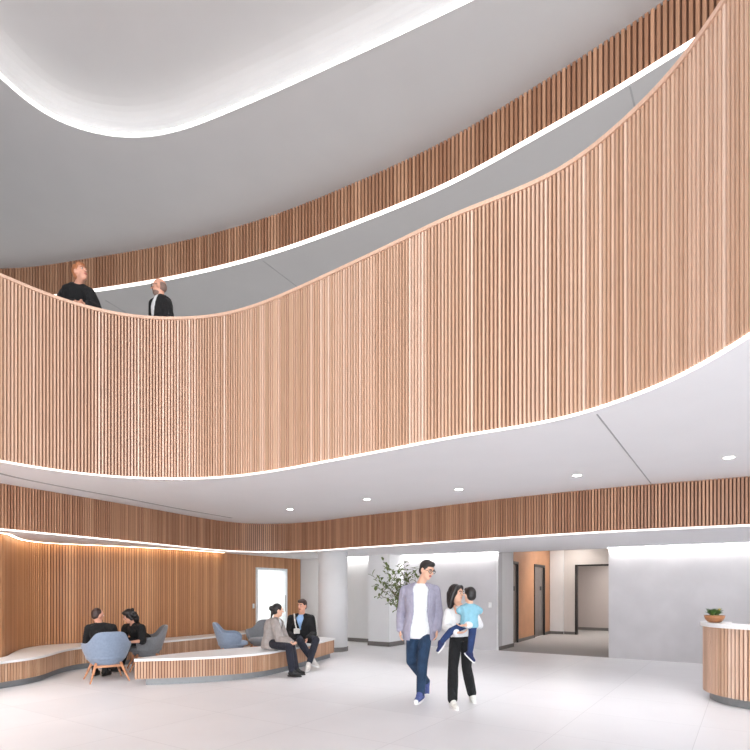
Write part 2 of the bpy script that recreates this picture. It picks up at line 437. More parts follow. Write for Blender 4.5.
# wash lights recessed in the low ceiling
mb = MB(); wall_seg(mb, Wp(.55)-N*.05, P499-N*.05, Z1-.006, Z1+.02, -.05, M['led_wall'])
wall_seg(mb, P606-N*.05, Wp(XR)-N*.05, Z1-.006, Z1+.02, -.05, M['led_wall'])
wall_seg(mb, Q0.lerp(Q1,.62)-N*.04, Q0.lerp(Q1,.95)-N*.04, Z1-.006, Z1+.02, -.05, M['led_wall'])
struct(mb.build('trim_3'), 'recessed light line along the top of the grey walls')
# lobby
E0 = V((3.5,14.4)); ED = V((2.06,3.4)); EL = ED.length; EDn = ED.normalized(); EN = V((EDn.y, -EDn.x))
ept = lambda k: E0+ED*k
mb = MB()
def ew(k0, k1, z0, z1, m=M['orange']): wall_seg(mb, ept(k0), ept(k1), z0, z1, .2, m)
ew(-.13,-.105,0,2.15); ew(.149,.539,0,2.15); ew(.833,1.0,0,2.15); ew(-.13,1.0,2.15,2.95)
struct(mb.build('wall_elevator'), 'copper coloured wall panels around the lifts')
mb = MB(); 
for k0, k1 in ((.149,.539),(.833,1.0)): mb.obox(ept((k0+k1)/2)+EN*.008, EDn, EN, EL*(k1-k0), .016, 0, .09, M['base'])
struct(mb.build('baseboard_elevator'))
def lift(k0, k1, lab):
    c = ept((k0+k1)/2); w = EL*(k1-k0)
    mb = MB()
    for sg in (-1, 1): mb.obox(c-EN*.02+EDn*sg*(w/2-.02), EDn, EN, .04, .08, 0, 2.14, M['dark'])
    mb.obox(c-EN*.02, EDn, EN, w, .08, 2.07, 2.145, M['dark'])
    r = mb.build('door_frame')
    e = empty('elevator', (c.x, c.y, 0)); r.parent = e; r.location = (-c.x, -c.y, 0)
    for sg in (-1, 1):
        mb = MB(); mb.obox(V((0,0))-EN*.04+EDn*sg*(w-.08)/4, EDn, EN, (w-.08)/2-.006, .03, .01, 2.07, M['elev']); mb.build('door_panel', e)
    mb = MB(); mb.obox(EN*-.02+EDn*.2, EDn, EN, .12, .02, 1.38, 1.5, M['dark']); mb.build('call_sign', e)
    tag(e, lab, 'elevator')
lift(-.105,.149,'lift with dark steel door and frame, nearest the lobby opening')
lift(.539,.833,'lift with dark steel door and frame, deeper in the lobby')
Bq = ept(1.0); G0 = V((6.23,17.35)); G1 = G0+U*2.6
mb = MB(); wall_seg(mb, Bq, G0, 0, 2.95, .15, M['lobby_wall']); wall_seg(mb, G0, G1, 2.13, 2.95, .15, M['lobby_wall']); wall_seg(mb, G1, G1+U*1.2, 0, 2.95, .15, M['lobby_wall'])
struct(mb.build('wall_lobby_back'))
mb = MB(); mb.obox(Bq.lerp(G0,.28)-N*.03, U, N, .42, .06, 0, 2.95, M['plaster']); struct(mb.build('trim_4'))
mb = MB(); wall_seg(mb, Bq-N*.06, Bq.lerp(G0,.55)-N*.06, 0, .09, -.015, M['base']); wall_seg(mb, Bq.lerp(G0,.55), G0, 0, .09, -.015, M['base']); struct(mb.build('baseboard_lobby_back'))
mb = MB()
mb.obox(G0+N*.06, U, N, .05, .2, 0, 2.17, M['dark']); mb.obox(G1+N*.06, U, N, .05, .2, 0, 2.17, M['dark']); mb.obox((G0+G1)/2+N*.06, U, N, 2.6, .2, 2.12, 2.17, M['dark'])
struct(mb.build('door_2'), 'dark framed wide opening at the back of the lift lobby')
Hh = G0+N*2.2
mb = MB(); wall_seg(mb, Hh-U*1.0, Hh+U*4, 0, 2.5, .1, M['taupe']); wall_seg(mb, G0-U*.9, Hh-U*1.0, 0, 2.5, .1, M['taupe']); struct(mb.build('wall_rear_room'))
mb = MB(); wall_seg(mb, Hh-U*.9, Hh+U*4, 0, .1, -.015, M['base']); struct(mb.build('baseboard_rear_room'))
mb = MB(); mb.prism([P499-U*.4, P606+U*.3, P606+U*.3+N*6, G1+U*1.5, G1+U*1.5+N*3, Bq+N*3-U*.3, Bq-U*.4, E0-U*1.2], 2.9, 2.95, M['plaster']); struct(mb.build('ceiling_lobby'))
mb = MB(); mb.prism([P499, P606, P606+N*5, G1+U*1.2, G1+U*1.2+N*3, Bq+N*3, Bq, E0-ED*.12], .0, .004, M['carpet']); struct(mb.build('floor_lobby'), 'grey brown floor of the lift lobby')

# outer shell
mb = MB(); mb.box((XL-.2,YF,0), (XR+.2,YF+.2,8.1), M['plaster']); struct(mb.build('wall_north'))
mb = MB(); mb.box((XL-.2,YB,0), (XL,YF,8.1), M['plaster']); struct(mb.build('wall_west'))
mb = MB(); mb.box((XR,YB,0), (XR+.2,YF,8.1), M['plaster']); struct(mb.build('wall_east'))
k = 1
for z0, z1 in ((.1,2.9),(4.2,7.55)):
    root = struct(empty('window_%d' % k, (0,YB,z0)), 'tall glazing behind the viewpoint'); k += 1
    mb = MB()
    xa = XL if z0 < 1 else -2.6; x = xa
    while x <= XR+.01:
        mb.box((x-.05,-.06,0), (x+.05,.06,z1-z0), M['win']); x += 2.6
    mb.box((xa,-.06,-.05), (XR,.06,.05), M['win']); mb.box((xa,-.06,z1-z0-.05), (XR,.06,z1-z0+.05), M['win'])
    mb.build('window_frame', root)
root = struct(empty('window_3', (0,YB,2.9)), 'glazing of the tall atrium bay')
mb = MB()
for x in (-2.6,-1,.6,2.1): mb.box((x-.05,-.06,0), (x+.05,.06,1.3), M['win'])
mb.build('window_frame', root)
mb = MB(); mb.box((XL,YB-.1,2.95), (-2.65,YB+.1,8.1), M['plaster']); mb.box((XL,YB-.1,7.55), (XR,YB+.1,8.1), M['plaster']); mb.box((XL,YB-.1,0), (XR,YB+.1,.1), M['plaster']); struct(mb.build('wall_south'))

# joints and slot in the soffits
def groove(pts, z, name, w=.012, lab=None, mat=M['groove']):
    mb = MB()
    for a, b in zip(pts, pts[1:]):
        t = (b-a).normalized(); mb.obox((a+b)/2, t, V((-t.y,t.x)), (b-a).length+.004, w, z-.003, z+.02, mat)
    o = struct(mb.build(name)); 
    if lab: o['label'] = lab
groove([wx(597,4.8), wx(651,7.98)], Z2, 'trim_5', .014)
SL = relax(spline([wx(-60,6.2), wx(0,7.3), wx(60,8.2), wx(120,9.2), wx(180,10.55), wx(232,11.9)], .2), 2)
groove(SL, Z2, 'trim_6', .06, 'dark linear air slot in the white soffit')
groove([V((-5.2,10.8)), V((-4.2,13.5))], Z4, 'trim_7', .02); groove([V((-1.9,9.5)), V((.1,13.0))], Z4, 'trim_8', .02); groove([wx(630,6.2), wx(630,6.2)+N*3], Z4, 'trim_9', .02)

# ------------------------------------------------------------------ downlights
for i, (px, py, zc) in enumerate([(290,509,Z2),(367,499,Z2),(459,489,Z2),(577,475,Z2),(729,457,Z2),(560,551.5,2.9)]):
    Y = (zc-EYE)*F/(HZ-py); p = wx(px, Y)
    if i == 5: p = wx(560, 15.6)
    mb = MB(); mb.lathe((0,0,0), [(.075,-.004),(.07,-.012),(.055,-.008),(.055,0)], M['white_plastic'], 24)
    o = mb.build('downlight'); o.location = (p.x, p.y, zc+.001)
    desc = ['first from the left, nearest the wooden wall', 'second from the left', 'third from the left, above the walking couple', 'fourth from the left, next to the ceiling joint', 'rightmost, above the reception desk', 'in the lift lobby ceiling'][i]
    tag(o, 'round recessed downlight in the white soffit, '+desc if i < 5 else 'small round downlight glowing in the lift lobby ceiling', 'ceiling light', 'recessed downlights')
    mb = MB(); mb.lathe((0,0,0), [(.052,-.0095),(.05,-.0105)], M['lamp'], 24); mb.build('lens', o)
    l = bpy.data.lights.new('downlight_beam', 'SPOT'); l.energy = 100 if i < 5 else 110; l.spot_size = math.radians(110); l.spot_blend = .9; l.shadow_soft_size = .05; l.color = (.98,.98,1)
    lo = bpy.data.objects.new('downlight_beam', l); COL.objects.link(lo); lo.parent = o; lo.location = (0,0,-.03)
def point(loc, e, size=.15, col=(1,.97,.93), rot=None):
    l = bpy.data.lights.new('room_light', 'AREA'); l.energy = e; l.shape = 'DISK'; l.size = size*2; l.color = col
    o = bpy.data.objects.new('room_light', l); COL.objects.link(o); o.location = loc
point((*(c+nb*1.1),2.35), 95, .4)
point((*((G0+G1)/2+N*1.2),2.45), 48, .3)
point((*(ept(.55)+EN*.9),2.86), 22, .2, (1,.96,.92))
point((*(Bq+U*.9-N*.7),2.86), 16, .2)

for q in ((-8.5,11.5),(-5.5,12.6),(-2.5,11.8),(.8,10.2),(3.4,8.2),(5.2,5.6)):  # unseen lamps added to lighten the upper walkway ceiling
    point((q[0],q[1],Z4-.02), 40, .25)
    mb = MB(); mb.lathe((0,0,0), [(.30,.02),(.30,-.012),(.27,-.015)], M['white_plastic'], 32); o = mb.build('added_ceiling_fixture'); o.location = (q[0],q[1],Z4)
    struct(o)
for q in ((-5.2,6.6),(-5.95,5.1)):  # out-of-view downlights added to brighten the floor around the left bench
    mb = MB(); mb.lathe((0,0,0), [(.075,.01),(.07,-.012),(.055,-.008)], M['lamp'], 24); o = mb.build('added_ceiling_fixture'); o.location = (q[0],q[1],Z2); struct(o)
    l = bpy.data.lights.new('downlight_beam', 'SPOT'); l.energy = 190; l.spot_size = math.radians(150); l.spot_blend = .8; l.shadow_soft_size = .08; l.color = (.98,.98,1)
    lo = bpy.data.objects.new('downlight_beam', l); COL.objects.link(lo); lo.parent = o; lo.location = (0,0,-.04)
# wall switches
def switch(p, t, n, z, lab):
    o = MB(); o.obox((0,0), t, n, .075, .012, -.06, .06, M['white_plastic']); e = o.build('light_switch'); e.location = (p.x, p.y, z)
    tag(e, lab, 'light switch')
    m2 = MB(); m2.obox(V((0,0))-V(n)*.008, t, n, .03, .008, -.03, .03, M['door_white']); m2.build('rocker', e)
i = on_col(WAL, 253.5); p = WAL[i]; t = (WAL[i+1]-WAL[i-1]).normalized(); n = V((-t.y, t.x))
switch(p-n*.008, t, n, 1.45-18*p.y/F, 'white light switch on the wooden wall left of the glass door')
switch(Wp(2.7)-N*.008, U, N, 1.45-17*13.1/F, 'white light switch on the grey wall near the lift lobby')

# ------------------------------------------------------------------ benches and desk
def slab_top(mb, poly, z0, z1): mb.prism(poly, z0, z1, M['quartz'])
# left wall bench
fr = [V((-7.6,2.0)), V((-6.55,5.4)), wx(-40,7.1), wx(0,7.98), wx(28,8.36), wx(46,8.78), wx(61,9.4), wx(80,9.95), wx(120,10.4), wx(162,11.05), wx(190,11.6), wx(222,12.35), wx(246,13.2)]
FR = relax(spline(fr, .06), 10)
k0, k1 = near(WAL, V((-8.3,2.6))), on_col(WAL, 249)
bk = offset(WAL, -.032)[k0:k1+1]
root = empty('bench', (*FR[len(FR)//2], 0)); ox, oy = root.location.x, root.location.y
def shift(o): o.location = (-ox, -oy, 0); return o
tag(root, 'long wavy built-in bench with white top along the left wooden wall', 'bench')
mb = MB(); slab_top(mb, FR+bk[::-1], .365, .40); shift(mb.build('seat_top', root))
mb = MB(); slats(mb, offset(FR, .02), .10, .364, M['slat_mid'], M['backing_dark'], .045, .033, .014, .03)
shift(mb.build('slat_front', root))
mb = MB(); ribbon(mb, offset(FR, .09), 0, .0995, .02, M['kick']); shift(mb.build('plinth', root))
# island bench
fr = [wx(134,8.25), wx(160,8.33), wx(190,8.45), wx(230,8.7), wx(262,9.06), wx(289,9.7), wx(312,10.55), wx(325,11.2), wx(335.5,11.75)]
FI = relax(spline(fr, .05), 6)
bk2 = spline([wx(134,8.32), wx(160,8.75), wx(190,9.2), wx(225,9.65), wx(263,10.15), wx(295,11.1), wx(318,12.1)], .1)
ring = FI+bk2[::-1]
root = empty('bench', (*FI[len(FI)//2], 0)); ox, oy = root.location.x, root.location.y
tag(root, 'freestanding curved bench with white top and oak slats in mid floor', 'bench')
mb = MB(); slab_top(mb, ring, .365, .40); shift(mb.build('seat_top', root))
mb = MB(); slats(mb, offset(FI, .02)[0:-1], .10, .364, M['slat_mid'], M['backing'], .042, .026, .016, .03)
slats(mb, offset(bk2, -.03)[6:-2], .10, .364, M['slat_mid'], M['backing'], .042, .026, .016, .03, side=-1)
e0, e1 = FI[-1], bk2[-1]; slats(mb, [e0.lerp(e1,.06), e0.lerp(e1,.94)], .10, .364, M['slat_mid'], M['backing'], .042, .026, .016, .03)
shift(mb.build('slat_front', root))
mb = MB(); ribbon(mb, offset(FI, .08)[3:-2], 0, .0995, .02, M['kick']); ribbon(mb, offset(bk2, -.08)[8:-2], 0, .0995, -.02, M['kick']); shift(mb.build('plinth', root))
# reception desk
C1 = V((5.07,7.08)); C2 = C1+U*3.2
def dpath(r):                                        # outer face from the rounded left end along the front
    P = []
    a0 = math.radians(132); a1 = math.atan2(N.y, N.x)+PI
    for i in range(41): a = a0+(a1-a0)*i/40; P.append(C1+V((math.cos(a), math.sin(a)))*r)
    for i in range(1, 41): P.append(P[40]+U*3.2*i/40)
    return P
root = empty('reception_desk', (C1.x, C1.y, 0)); ox, oy = C1.x, C1.y
tag(root, 'rounded reception desk of oak slats with a white counter top', 'desk')
mb = MB(); ribbon(mb, dpath(.83), .955, 1.0, .34, M['quartz']); shift(mb.build('counter_top', root))
mb = MB(); slats(mb, dpath(.8), .11, .954, M['slat'], M['backing'], .048, .03, .022, .26); shift(mb.build('slat_front', root))
mb = MB(); ribbon(mb, dpath(.72), 0, .1095, .18, M['kick']); shift(mb.build('plinth', root))

# ------------------------------------------------------------------ armchairs
def armchair(shell_mat, leg_mat, inner):
    e = empty('armchair', (0,0,0))                 # faces +Y
    nt_, nz = 44, 12; TH = math.radians(128)
    def S(u, v, off):
        th = -TH+2*TH*u; a = abs(th)
        # rim height: high back, lower arms dropping to the front
        hb = .785; ha = .60
        k = 1/(1+math.exp((a-math.radians(46))*10)); h = ha+(hb-ha)*k - .10*max(0, (a-math.radians(95))/math.radians(33))**2
        z0 = .27; z = z0+(h-z0)*v
        rx = .17+(.36-.17)*min(1, (v*1.15))**.45; ry = .17+(.32-.17)*min(1, (v*1.15))**.45
        rx -= off; ry -= off
        back = .05*v*k
        return V((rx*math.sin(th), -ry*math.cos(th)-back, z+(off*.6 if v == 0 else 0)))
    mb = MB(); vs = []
    for off in (0, .045):
        for j in range(nz+1):
            for i in range(nt_+1): vs.append(S(i/nt_, j/nz, off))
    W = nt_+1; T = W*(nz+1); fs = []
    for j in range(nz):
        for i in range(nt_):
            a = j*W+i; fs.append((a,a+1,a+W+1,a+W)); fs.append((T+a+W,T+a+W+1,T+a+1,T+a))
    for i in range(nt_):
        a = nz*W+i; fs.append((a,a+1,T+a+1,T+a)); fs.append((T+i,T+i+1,i+1,i))
    for j in range(nz):
        a = j*W; fs.append((a+W,T+a+W,T+a,a)); b = a+nt_; fs.append((b,T+b,T+b+W,b+W))
    mb.add(vs, fs, shell_mat)
    # underside bowl
    mb.lathe((0,0,.0), [(.10,.235),(.17,.25),(.21,.29),(.22,.33)], shell_mat, 28, 1.1, 1.05)
    mb.build('shell', e, smooth=True, remesh=.012, relax=5)
    mb = MB(); mb.lathe((0,.02,0), [(.24,.33),(.285,.345),(.295,.38),(.285,.41),(.24,.425),(.1,.432)], inner, 32, 1.0, .98)
    mb.build('seat_cushion', e, smooth=True)
    for sy in (-.17,.17):
        mb = MB(); mb.obox((0,sy), (1,0), (0,1), .38, .03, .225, .26, leg_mat); mb.build('crossbar', e)
    for sx in (-1,1):
        for sy in (-1,1):
            mb = MB(); mb.chain([(V((sx*.18,sy*.16,.28)), .021), (V((sx*.23,sy*.23,.13)), .018), (V((sx*.275,sy*.285,.012)), .012)], leg_mat, 10); mb.build('leg', e, smooth=True)
    return e
M['blue'] = plain('blue_grey_felt', (128, 142, 162), .9, var=.08, scale=30, bump=.3, sheen=.3)
M['greyf'] = plain('grey_felt', (118, 120, 124), .9, var=.08, scale=30, bump=.3, sheen=.3)
M['oakleg'] = plain('light_oak', (206, 146, 108), .45, var=.08, scale=8)
ch = armchair(M['blue'], M['oakleg'], M['blue'])
p = wx(106.5, 8.8); ch.location = (p.x,p.y,0); ch.rotation_euler.z = math.radians(36)
tag(ch, 'blue-grey tub armchair with oak legs, its back to us, holding a man in black', 'armchair', 'tub armchairs with oak legs')
c2 = armchair(M['greyf'], M['oakleg'], M['greyf'])
p = wx(146, 9.95); c2.location = (p.x,p.y,0); c2.rotation_euler.z = math.radians(118)
tag(c2, 'grey tub armchair holding the dark-haired woman in black', 'armchair', 'tub armchairs with oak legs')
c3 = copy_tree(ch); p = wx(232, 10.9); c3.location = (p.x,p.y,0); c3.rotation_euler.z = math.radians(-78)
tag(c3, 'empty blue-grey tub armchair behind the curved bench, facing right', 'armchair', 'tub armchairs with oak legs')
c4 = copy_tree(c2); p = wx(263, 11.6); c4.location = (p.x,p.y,0); c4.rotation_euler.z = math.radians(172)
tag(c4, 'empty grey tub armchair behind the woman in the grey jacket', 'armchair', 'tub armchairs with oak legs')

# ------------------------------------------------------------------ plants
M['leaf'] = plain('olive_leaf', (94, 108, 52), .5, var=.35, scale=9)
M['leaf_dark'] = plain('green_leaf', (62, 92, 44), .45, var=.3, scale=14)
M['bark'] = plain('brown_twig', (96, 78, 58), .8)
M['vase'] = plain('dark_grey_vase', (70, 72, 74), .5)
def leaf(mb, p, d, L, w, mat, up=V((0,0,1))):
    d = d.normalized(); s_ = d.cross(up)
    if s_.length < .1: s_ = V((1,0,0))
    s_.normalize(); n = s_.cross(d); t = .0012
    o = []
    for k, (a, b, cc) in enumerate([(0,.06,0),(.3,.8,.06),(.6,.95,.07),(.85,.55,.03),(1,.03,-.03)]):
        o.append((p+d*L*a+n*cc*L, s_*w*b/2))
    vs = []
    for q, sd in o: vs += [q-sd+n*w*.12, q+n*t, q+sd+n*w*.12, q-n*t]
    fs = []
    for k in range(4):
        a = 4*k
        fs += [(a,a+1,a+5,a+4),(a+1,a+2,a+6,a+5),(a+2,a+3,a+7,a+6),(a+3,a,a+4,a+7)]
    fs += [(0,3,2,1),(16,17,18,19)]
    mb.add(vs, fs, mat)
rnd = random.Random(5)
p = wx(421, 10.4); root = empty('potted_plant', (p.x,p.y,0)); tag(root, 'tall leafy branching plant with olive leaves behind the walking man', 'plant')
mb = MB(); mb.lathe((0,0,0), [(.06,0),(.09,.03),(.1,.2),(.08,.42),(.055,.5),(.06,.52)], M['vase'], 24); mb.build('vase', root, smooth=True)
st = MB(); lf = MB()
tips = [(-.55,.06,1.42),(-.72,.0,1.55),(-.88,-.05,1.52),(-.62,.1,1.78),(-.42,0,1.88),(-.66,-.1,1.93),(-.78,.05,1.36),(-.5,.15,1.55),(-.3,.1,1.7),(-.34,-.1,1.95),(-.52,-.1,1.22),(-.15,.05,1.85),(-.6,.0,1.62),(-.86,.0,1.68)]
for tx, ty, tz in tips:
    a = V((0,0,.5)); m_ = V((tx*.45+rnd.uniform(-.03,.03), ty*.5, .5+(tz-.5)*.62)); b = V((tx,ty,tz))
    pts = [a.lerp(m_, k/5) if k <= 5 else m_.lerp(b, (k-5)/6) for k in range(12)]
    pts = [q+V((0,0,.03*math.sin(k))) for k, q in enumerate(pts)]
    for k in range(11): st.tube(pts[k], pts[k+1], .0065-.0004*k, .0061-.0004*k, M['bark'], 6, False)
    for k in range(6, 12):
        for r_ in range(3):
            d = V((rnd.uniform(-1,1), rnd.uniform(-1,1), rnd.uniform(-.5,.9)))
            q = pts[k]+V((rnd.uniform(-.05,.05), rnd.uniform(-.05,.05), rnd.uniform(-.05,.05)))
            st.tube(pts[k], q, .002, .0015, M['bark'], 4, False)
            leaf(lf, q, d, rnd.uniform(.08,.13), rnd.uniform(.045,.065), M['leaf'])
st.build('stem', root); lf.build('foliage', root)['kind'] = 'stuff'
# bowl of succulents on the desk
p = wx(714.5, 7.28); root = empty('potted_plant', (p.x,p.y,1.0005)); tag(root, 'small wooden bowl of green succulents on the reception desk', 'plant')
M['bowl'] = wood('brown_bowl_wood', [(142,92,56),(158,106,66)], .4)
mb = MB(); mb.lathe((0,0,0), [(.055,0),(.085,.015),(.11,.05),(.122,.092),(.112,.096),(.10,.07),(.05,.06)], M['bowl'], 28); mb.build('bowl', root, smooth=True)
mb = MB(); mb.lathe((0,0,0), [(.05,.06),(.103,.075),(.09,.092),(.02,.1)], plain('tan_moss', (190,160,96), .9, var=.3, scale=80), 20); mb.build('moss', root, smooth=True)
mb = MB()
for k in range(9):
    cx, cy = rnd.uniform(-.075,.075), rnd.uniform(-.06,.06)
    for j in range(11):
        a = j*2.4; d = V((math.cos(a), math.sin(a), .5+.12*j)); leaf(mb, V((cx,cy,.095)), d, .075+.003*j, .028, M['leaf_dark'])
mb.build('succulents', root)
mb = MB()
for k in range(5): mb.ell((.055+rnd.uniform(-.012,.012), rnd.uniform(-.012,.012), .165+rnd.uniform(-.01,.01)), (.011,.011,.012), plain('yellow_petal', (226,190,60), .5))
mb.tube((.055,0,.09), (.055,0,.16), .003, .003, M['leaf_dark'], 6); mb.build('flower', root)

# ------------------------------------------------------------------ people
def pj(px, py, Y): return V(((px-375)/F*Y, Y, EYE+(HZ-py)/F*Y))
def pz(px, Y, z): return V(((px-375)/F*Y, Y, z))
SKIN = plain('light_skin', (222, 176, 150), .5, var=.05, scale=20)
SKIN2 = plain('pink_skin', (214, 158, 134), .5, var=.05, scale=20)
cloth = {}
def cl(name, rgb, **k):
    if name not in cloth: cloth[name] = plain(name, rgb, k.get('rough', .9), var=k.get('var', .08), scale=k.get('scale', 18), bump=.25, bscale=90, folds=.9)
    return cloth[name]
HBLACK = plain('black_hair', (26, 22, 22), .45, var=.3, scale=60)
HRED = plain('copper_hair', (168, 106, 68), .5, var=.25, scale=60)
HBROWN = plain('dark_brown_hair', (58, 40, 36), .5, var=.3, scale=60)
LIP = plain('lips', (186, 112, 100), .5); EYEW = plain('eye_white', (235, 232, 228), .3); IRIS = plain('dark_iris', (40, 28, 22), .3)
FRAME = plain('glasses_frame', (36, 30, 28), .4)

def mid(a, b, t=.5): return a.lerp(b, t)
def torso_rings(S, grow, hem=0.0, s=1):
    P = mid(S['hip'][0], S['hip'][1]); T = S['neck']
    f = V(S['f']).normalized(); fh = V(S.get('fh', S['f'])).normalized()
    out = []
    spine = (T-P)
    bend = f*S.get('bend', 0.0)
    g = grow
    for t, rx, ry in ((-.14+hem,.155,.11),(0,.162,.115),(.2,.148,.105),(.38,.138,.102),(.58,.155,.112),(.78,.172,.112),(.90,.168,.095),(.96,.12,.078),(1.0,.078,.066),(1.035,.060,.058)):
        c = P+spine*t-bend*math.sin(PI*max(0, min(1, t)))
        u = spine.normalized(); ff = fh.lerp(f, max(0, min(1, t))).normalized(); r = ff.cross(u).normalized(); ff = u.cross(r).normalized()
        w_ = S.get('width', 1)*s
        out.append((c, r, ff, rx*w_+g, ry*s*S.get('depth', 1)+g, t))
    return out
def hand(mb, W, d, f, side, s, mat, curl=.35):
    d = V(d).normalized(); t = V(f)-d*V(f).dot(d)
    t = t.normalized() if t.length > .05 else d.orthogonal().normalized()
    n = d.cross(t).normalized()
    if n.dot(side) < 0: n = -n
    R = Matrix((t, d, n)).transposed()
    mb.ell(W+d*.045*s, (.036*s, .052*s, .016*s), mat, R, 14, 8)
    for k, (o, L) in enumerate(((.027,.068),(.009,.078),(-.009,.072),(-.026,.056))):
        b = W+d*.075*s+t*o*s; d1 = (d*math.cos(curl)+n*math.sin(curl)); d2 = (d*math.cos(curl*2.3)+n*math.sin(curl*2.3))
        m_ = b+d1*L*.5*s; e = m_+d2*L*.5*s
        mb.chain([(W+d*.04*s+t*o*s, .0095*s), (b, .0095*s), (m_, .0085*s), (e, .007*s)], mat, 8)
    b = W+d*.02*s+t*.028*s
    mb.chain([(b, .012*s), (b+(d*.6+t*.7+n*.2).normalized()*.035*s, .010*s), (b+(d*.85+t*.45+n*.3).normalized()*.062*s, .008*s)], mat, 8)
def head_frame(S):
    f = V(S['hf']).normalized(); u = V(S.get('hu', (0,0,1))).normalized(); r = f.cross(u).normalized(); u = r.cross(f).normalized()
    return Matrix((r, f, u)).transposed()
def person(name_label, S, group=None):
    s = S.get('s', 1); hs = S.get('hs', 1); skin = S.get('skin', SKIN)
    base = V(S['base'])
    R = head_frame(S); H = V(S['head'])
    h = lambda x, y, z: H+R @ V((x, y, z))*hs
    q = lambda *a: tuple(v*hs for v in a)
    body = MB()
    rg = torso_rings(S, 0, s=s)
    body.loft([r[:5] for r in rg], skin)
    body.chain([(S['neck']-(S['head']-S['neck']).normalized()*.03, .056*s*min(1,hs*1.05)), (h(0,-.015,-.06), .05*hs)], skin)
    body.ell(h(0,-.01,.02), q(.074,.092,.10), skin, R, 24, 16); body.ell(h(0,.018,-.045), q(.056,.062,.07), skin, R, 20, 12)
    body.ell(h(0,.052,-.088), q(.026,.024,.022), skin, R)
    body.chain([(h(0,.084,.018), .008*hs), (h(0,.104,-.02), .0125*hs)], skin, 8)
    body.chain([(h(-.042,.068,.032), .012*hs), (h(.042,.068,.032), .012*hs)], skin, 8)
    for sg in (-1, 1): body.ell(h(.077*sg,-.008,-.004), q(.011,.022,.032), skin, R)
    for k in (0, 1):
        body.chain([(S['neck']+V((0,0,.01)), .045*s), (mid(S['neck'], S['sh'][k], .55), .045*s), (S['sh'][k], .045*s)], skin)
        a, e, w_ = S['sh'][k], S['el'][k], S['wr'][k]
        body.chain([(a, .05*s), (mid(a,e), .044*s), (e, .036*s), (mid(e,w_), .033*s), (w_, .025*s)], skin)
        side = mid(S['hip'][0], S['neck'])-w_
        hand(body, w_, S['hd'][k], S['f'], side, s*S.get('hands', 1), skin, S.get('curl', .35))
        hp, kn, an = S['hip'][k], S['kn'][k], S['an'][k]
        body.chain([(hp, .085*s), (mid(hp,kn), .072*s), (kn, .054*s), (mid(kn,an,.35), .052*s), (an, .034*s)], skin)
        td = V(S['td'][k]).normalized(); uu = td.cross(V((0,0,1))).normalized().cross(td).normalized(); z_ = s*S.get('shoe', 1)
        body.chain([(an, .034*s), (an+(td*.06-uu*.04)*z_, .026*s), (an+(td*.12-uu*.05)*z_, .02*s)], skin)
    for v in body.v: v -= base
    root = body.build('person', None, True, S.get('voxel', .0085), 3); root.location = base
    tag(root, name_label, 'person', group)
    def child(mb, nm, rem=None, parent=root, rl=4, smooth=True):
        for v in mb.v: v -= base
        return mb.build(nm, parent, smooth, rem, rl)
    # face
    for sg in (-1, 1):
        m_ = MB(); m_.ell(h(.031*sg,.0785,.008), q(.0115,.009,.006), EYEW, R); e = child(m_, 'eye')
        m_ = MB(); m_.ell(h(.031*sg,.0855,.008), q(.0066,.004,.0062), IRIS, R); child(m_, 'iris', parent=e)
        m_ = MB(); m_.chain([(h(.016*sg,.088,.029), .004*hs), (h(.032*sg,.087,.034), .0045*hs), (h(.048*sg,.074,.03), .003*hs)], S.get('brow', HBLACK), 6); child(m_, 'eyebrow')
    m_ = MB(); m_.ell(h(0,.076,-.052), q(.024,.010,.0055 if not S.get('open') else .014), LIP, R); child(m_, 'mouth')
    # hair
    hm = S.get('hairmat', HBLACK); st = S.get('hair', 'short')
    if st != 'none':
        m_ = MB()
        if st == 'short':
            m_.ell(h(0,-.022,.036), q(.082,.094,.098), hm, R, 24, 14); m_.ell(h(0,.035,.088), q(.062,.052,.036), hm, R); m_.ell(h(0,-.05,-.01), q(.074,.06,.07), hm, R)
        elif st == 'crop':
            m_.ell(h(0,-.026,.030), q(.0775,.088,.096), hm, R, 24, 14); m_.ell(h(0,-.05,-.01), q(.070,.056,.06), hm, R)
        elif st == 'long':
            m_.ell(h(0,-.022,.032), q(.090,.098,.104), hm, R, 24, 14)
            for sg in (-1, 1): m_.chain([(h(.05*sg,.03,.085), .038*hs), (h(.078*sg,.005,.0), .032*hs), (h(.082*sg,-.02,-.08), .036*hs), (h(.075*sg,-.04,-.17), .03*hs)], hm)
            m_.chain([(h(0,-.07,.0), .075*hs), (h(0,-.075,-.1), .068*hs), (h(0,-.07,-.2), .05*hs)], hm)
        elif st == 'bob':
            m_.ell(h(0,-.022,.034), q(.092,.10,.104), hm, R, 24, 14); m_.ell(h(.01,.035,.09), q(.064,.05,.034), hm, R)
            for sg in (-1, 1): m_.chain([(h(.07*sg,.01,.03), .032*hs), (h(.083*sg,-.005,-.045), .03*hs)], hm)
            m_.chain([(h(0,-.07,.0), .074*hs), (h(0,-.085,-.08), .066*hs), (h(.02,-.08,-.13), .045*hs)], hm)
            for q_ in range(9): m_.ell(h(.085*math.sin(q_*2.1), -.06+.05*math.cos(q_*2.1), -.06+.02*q_), q(.028,.028,.03), hm, R)
        elif st == 'bun':
            m_.ell(h(0,-.024,.032), q(.084,.096,.098), hm, R, 24, 14); m_.ell(h(0,-.05,-.01), q(.076,.062,.07), hm, R)
            m_.ell(h(0,-.12,.03), q(.05,.048,.05), hm, R); m_.chain([(h(0,-.10,-.04), .028*hs), (h(0,-.11,-.13), .016*hs), (h(0,-.11,-.2), .008*hs)], hm)
        child(m_, 'hair', .008, rl=2)
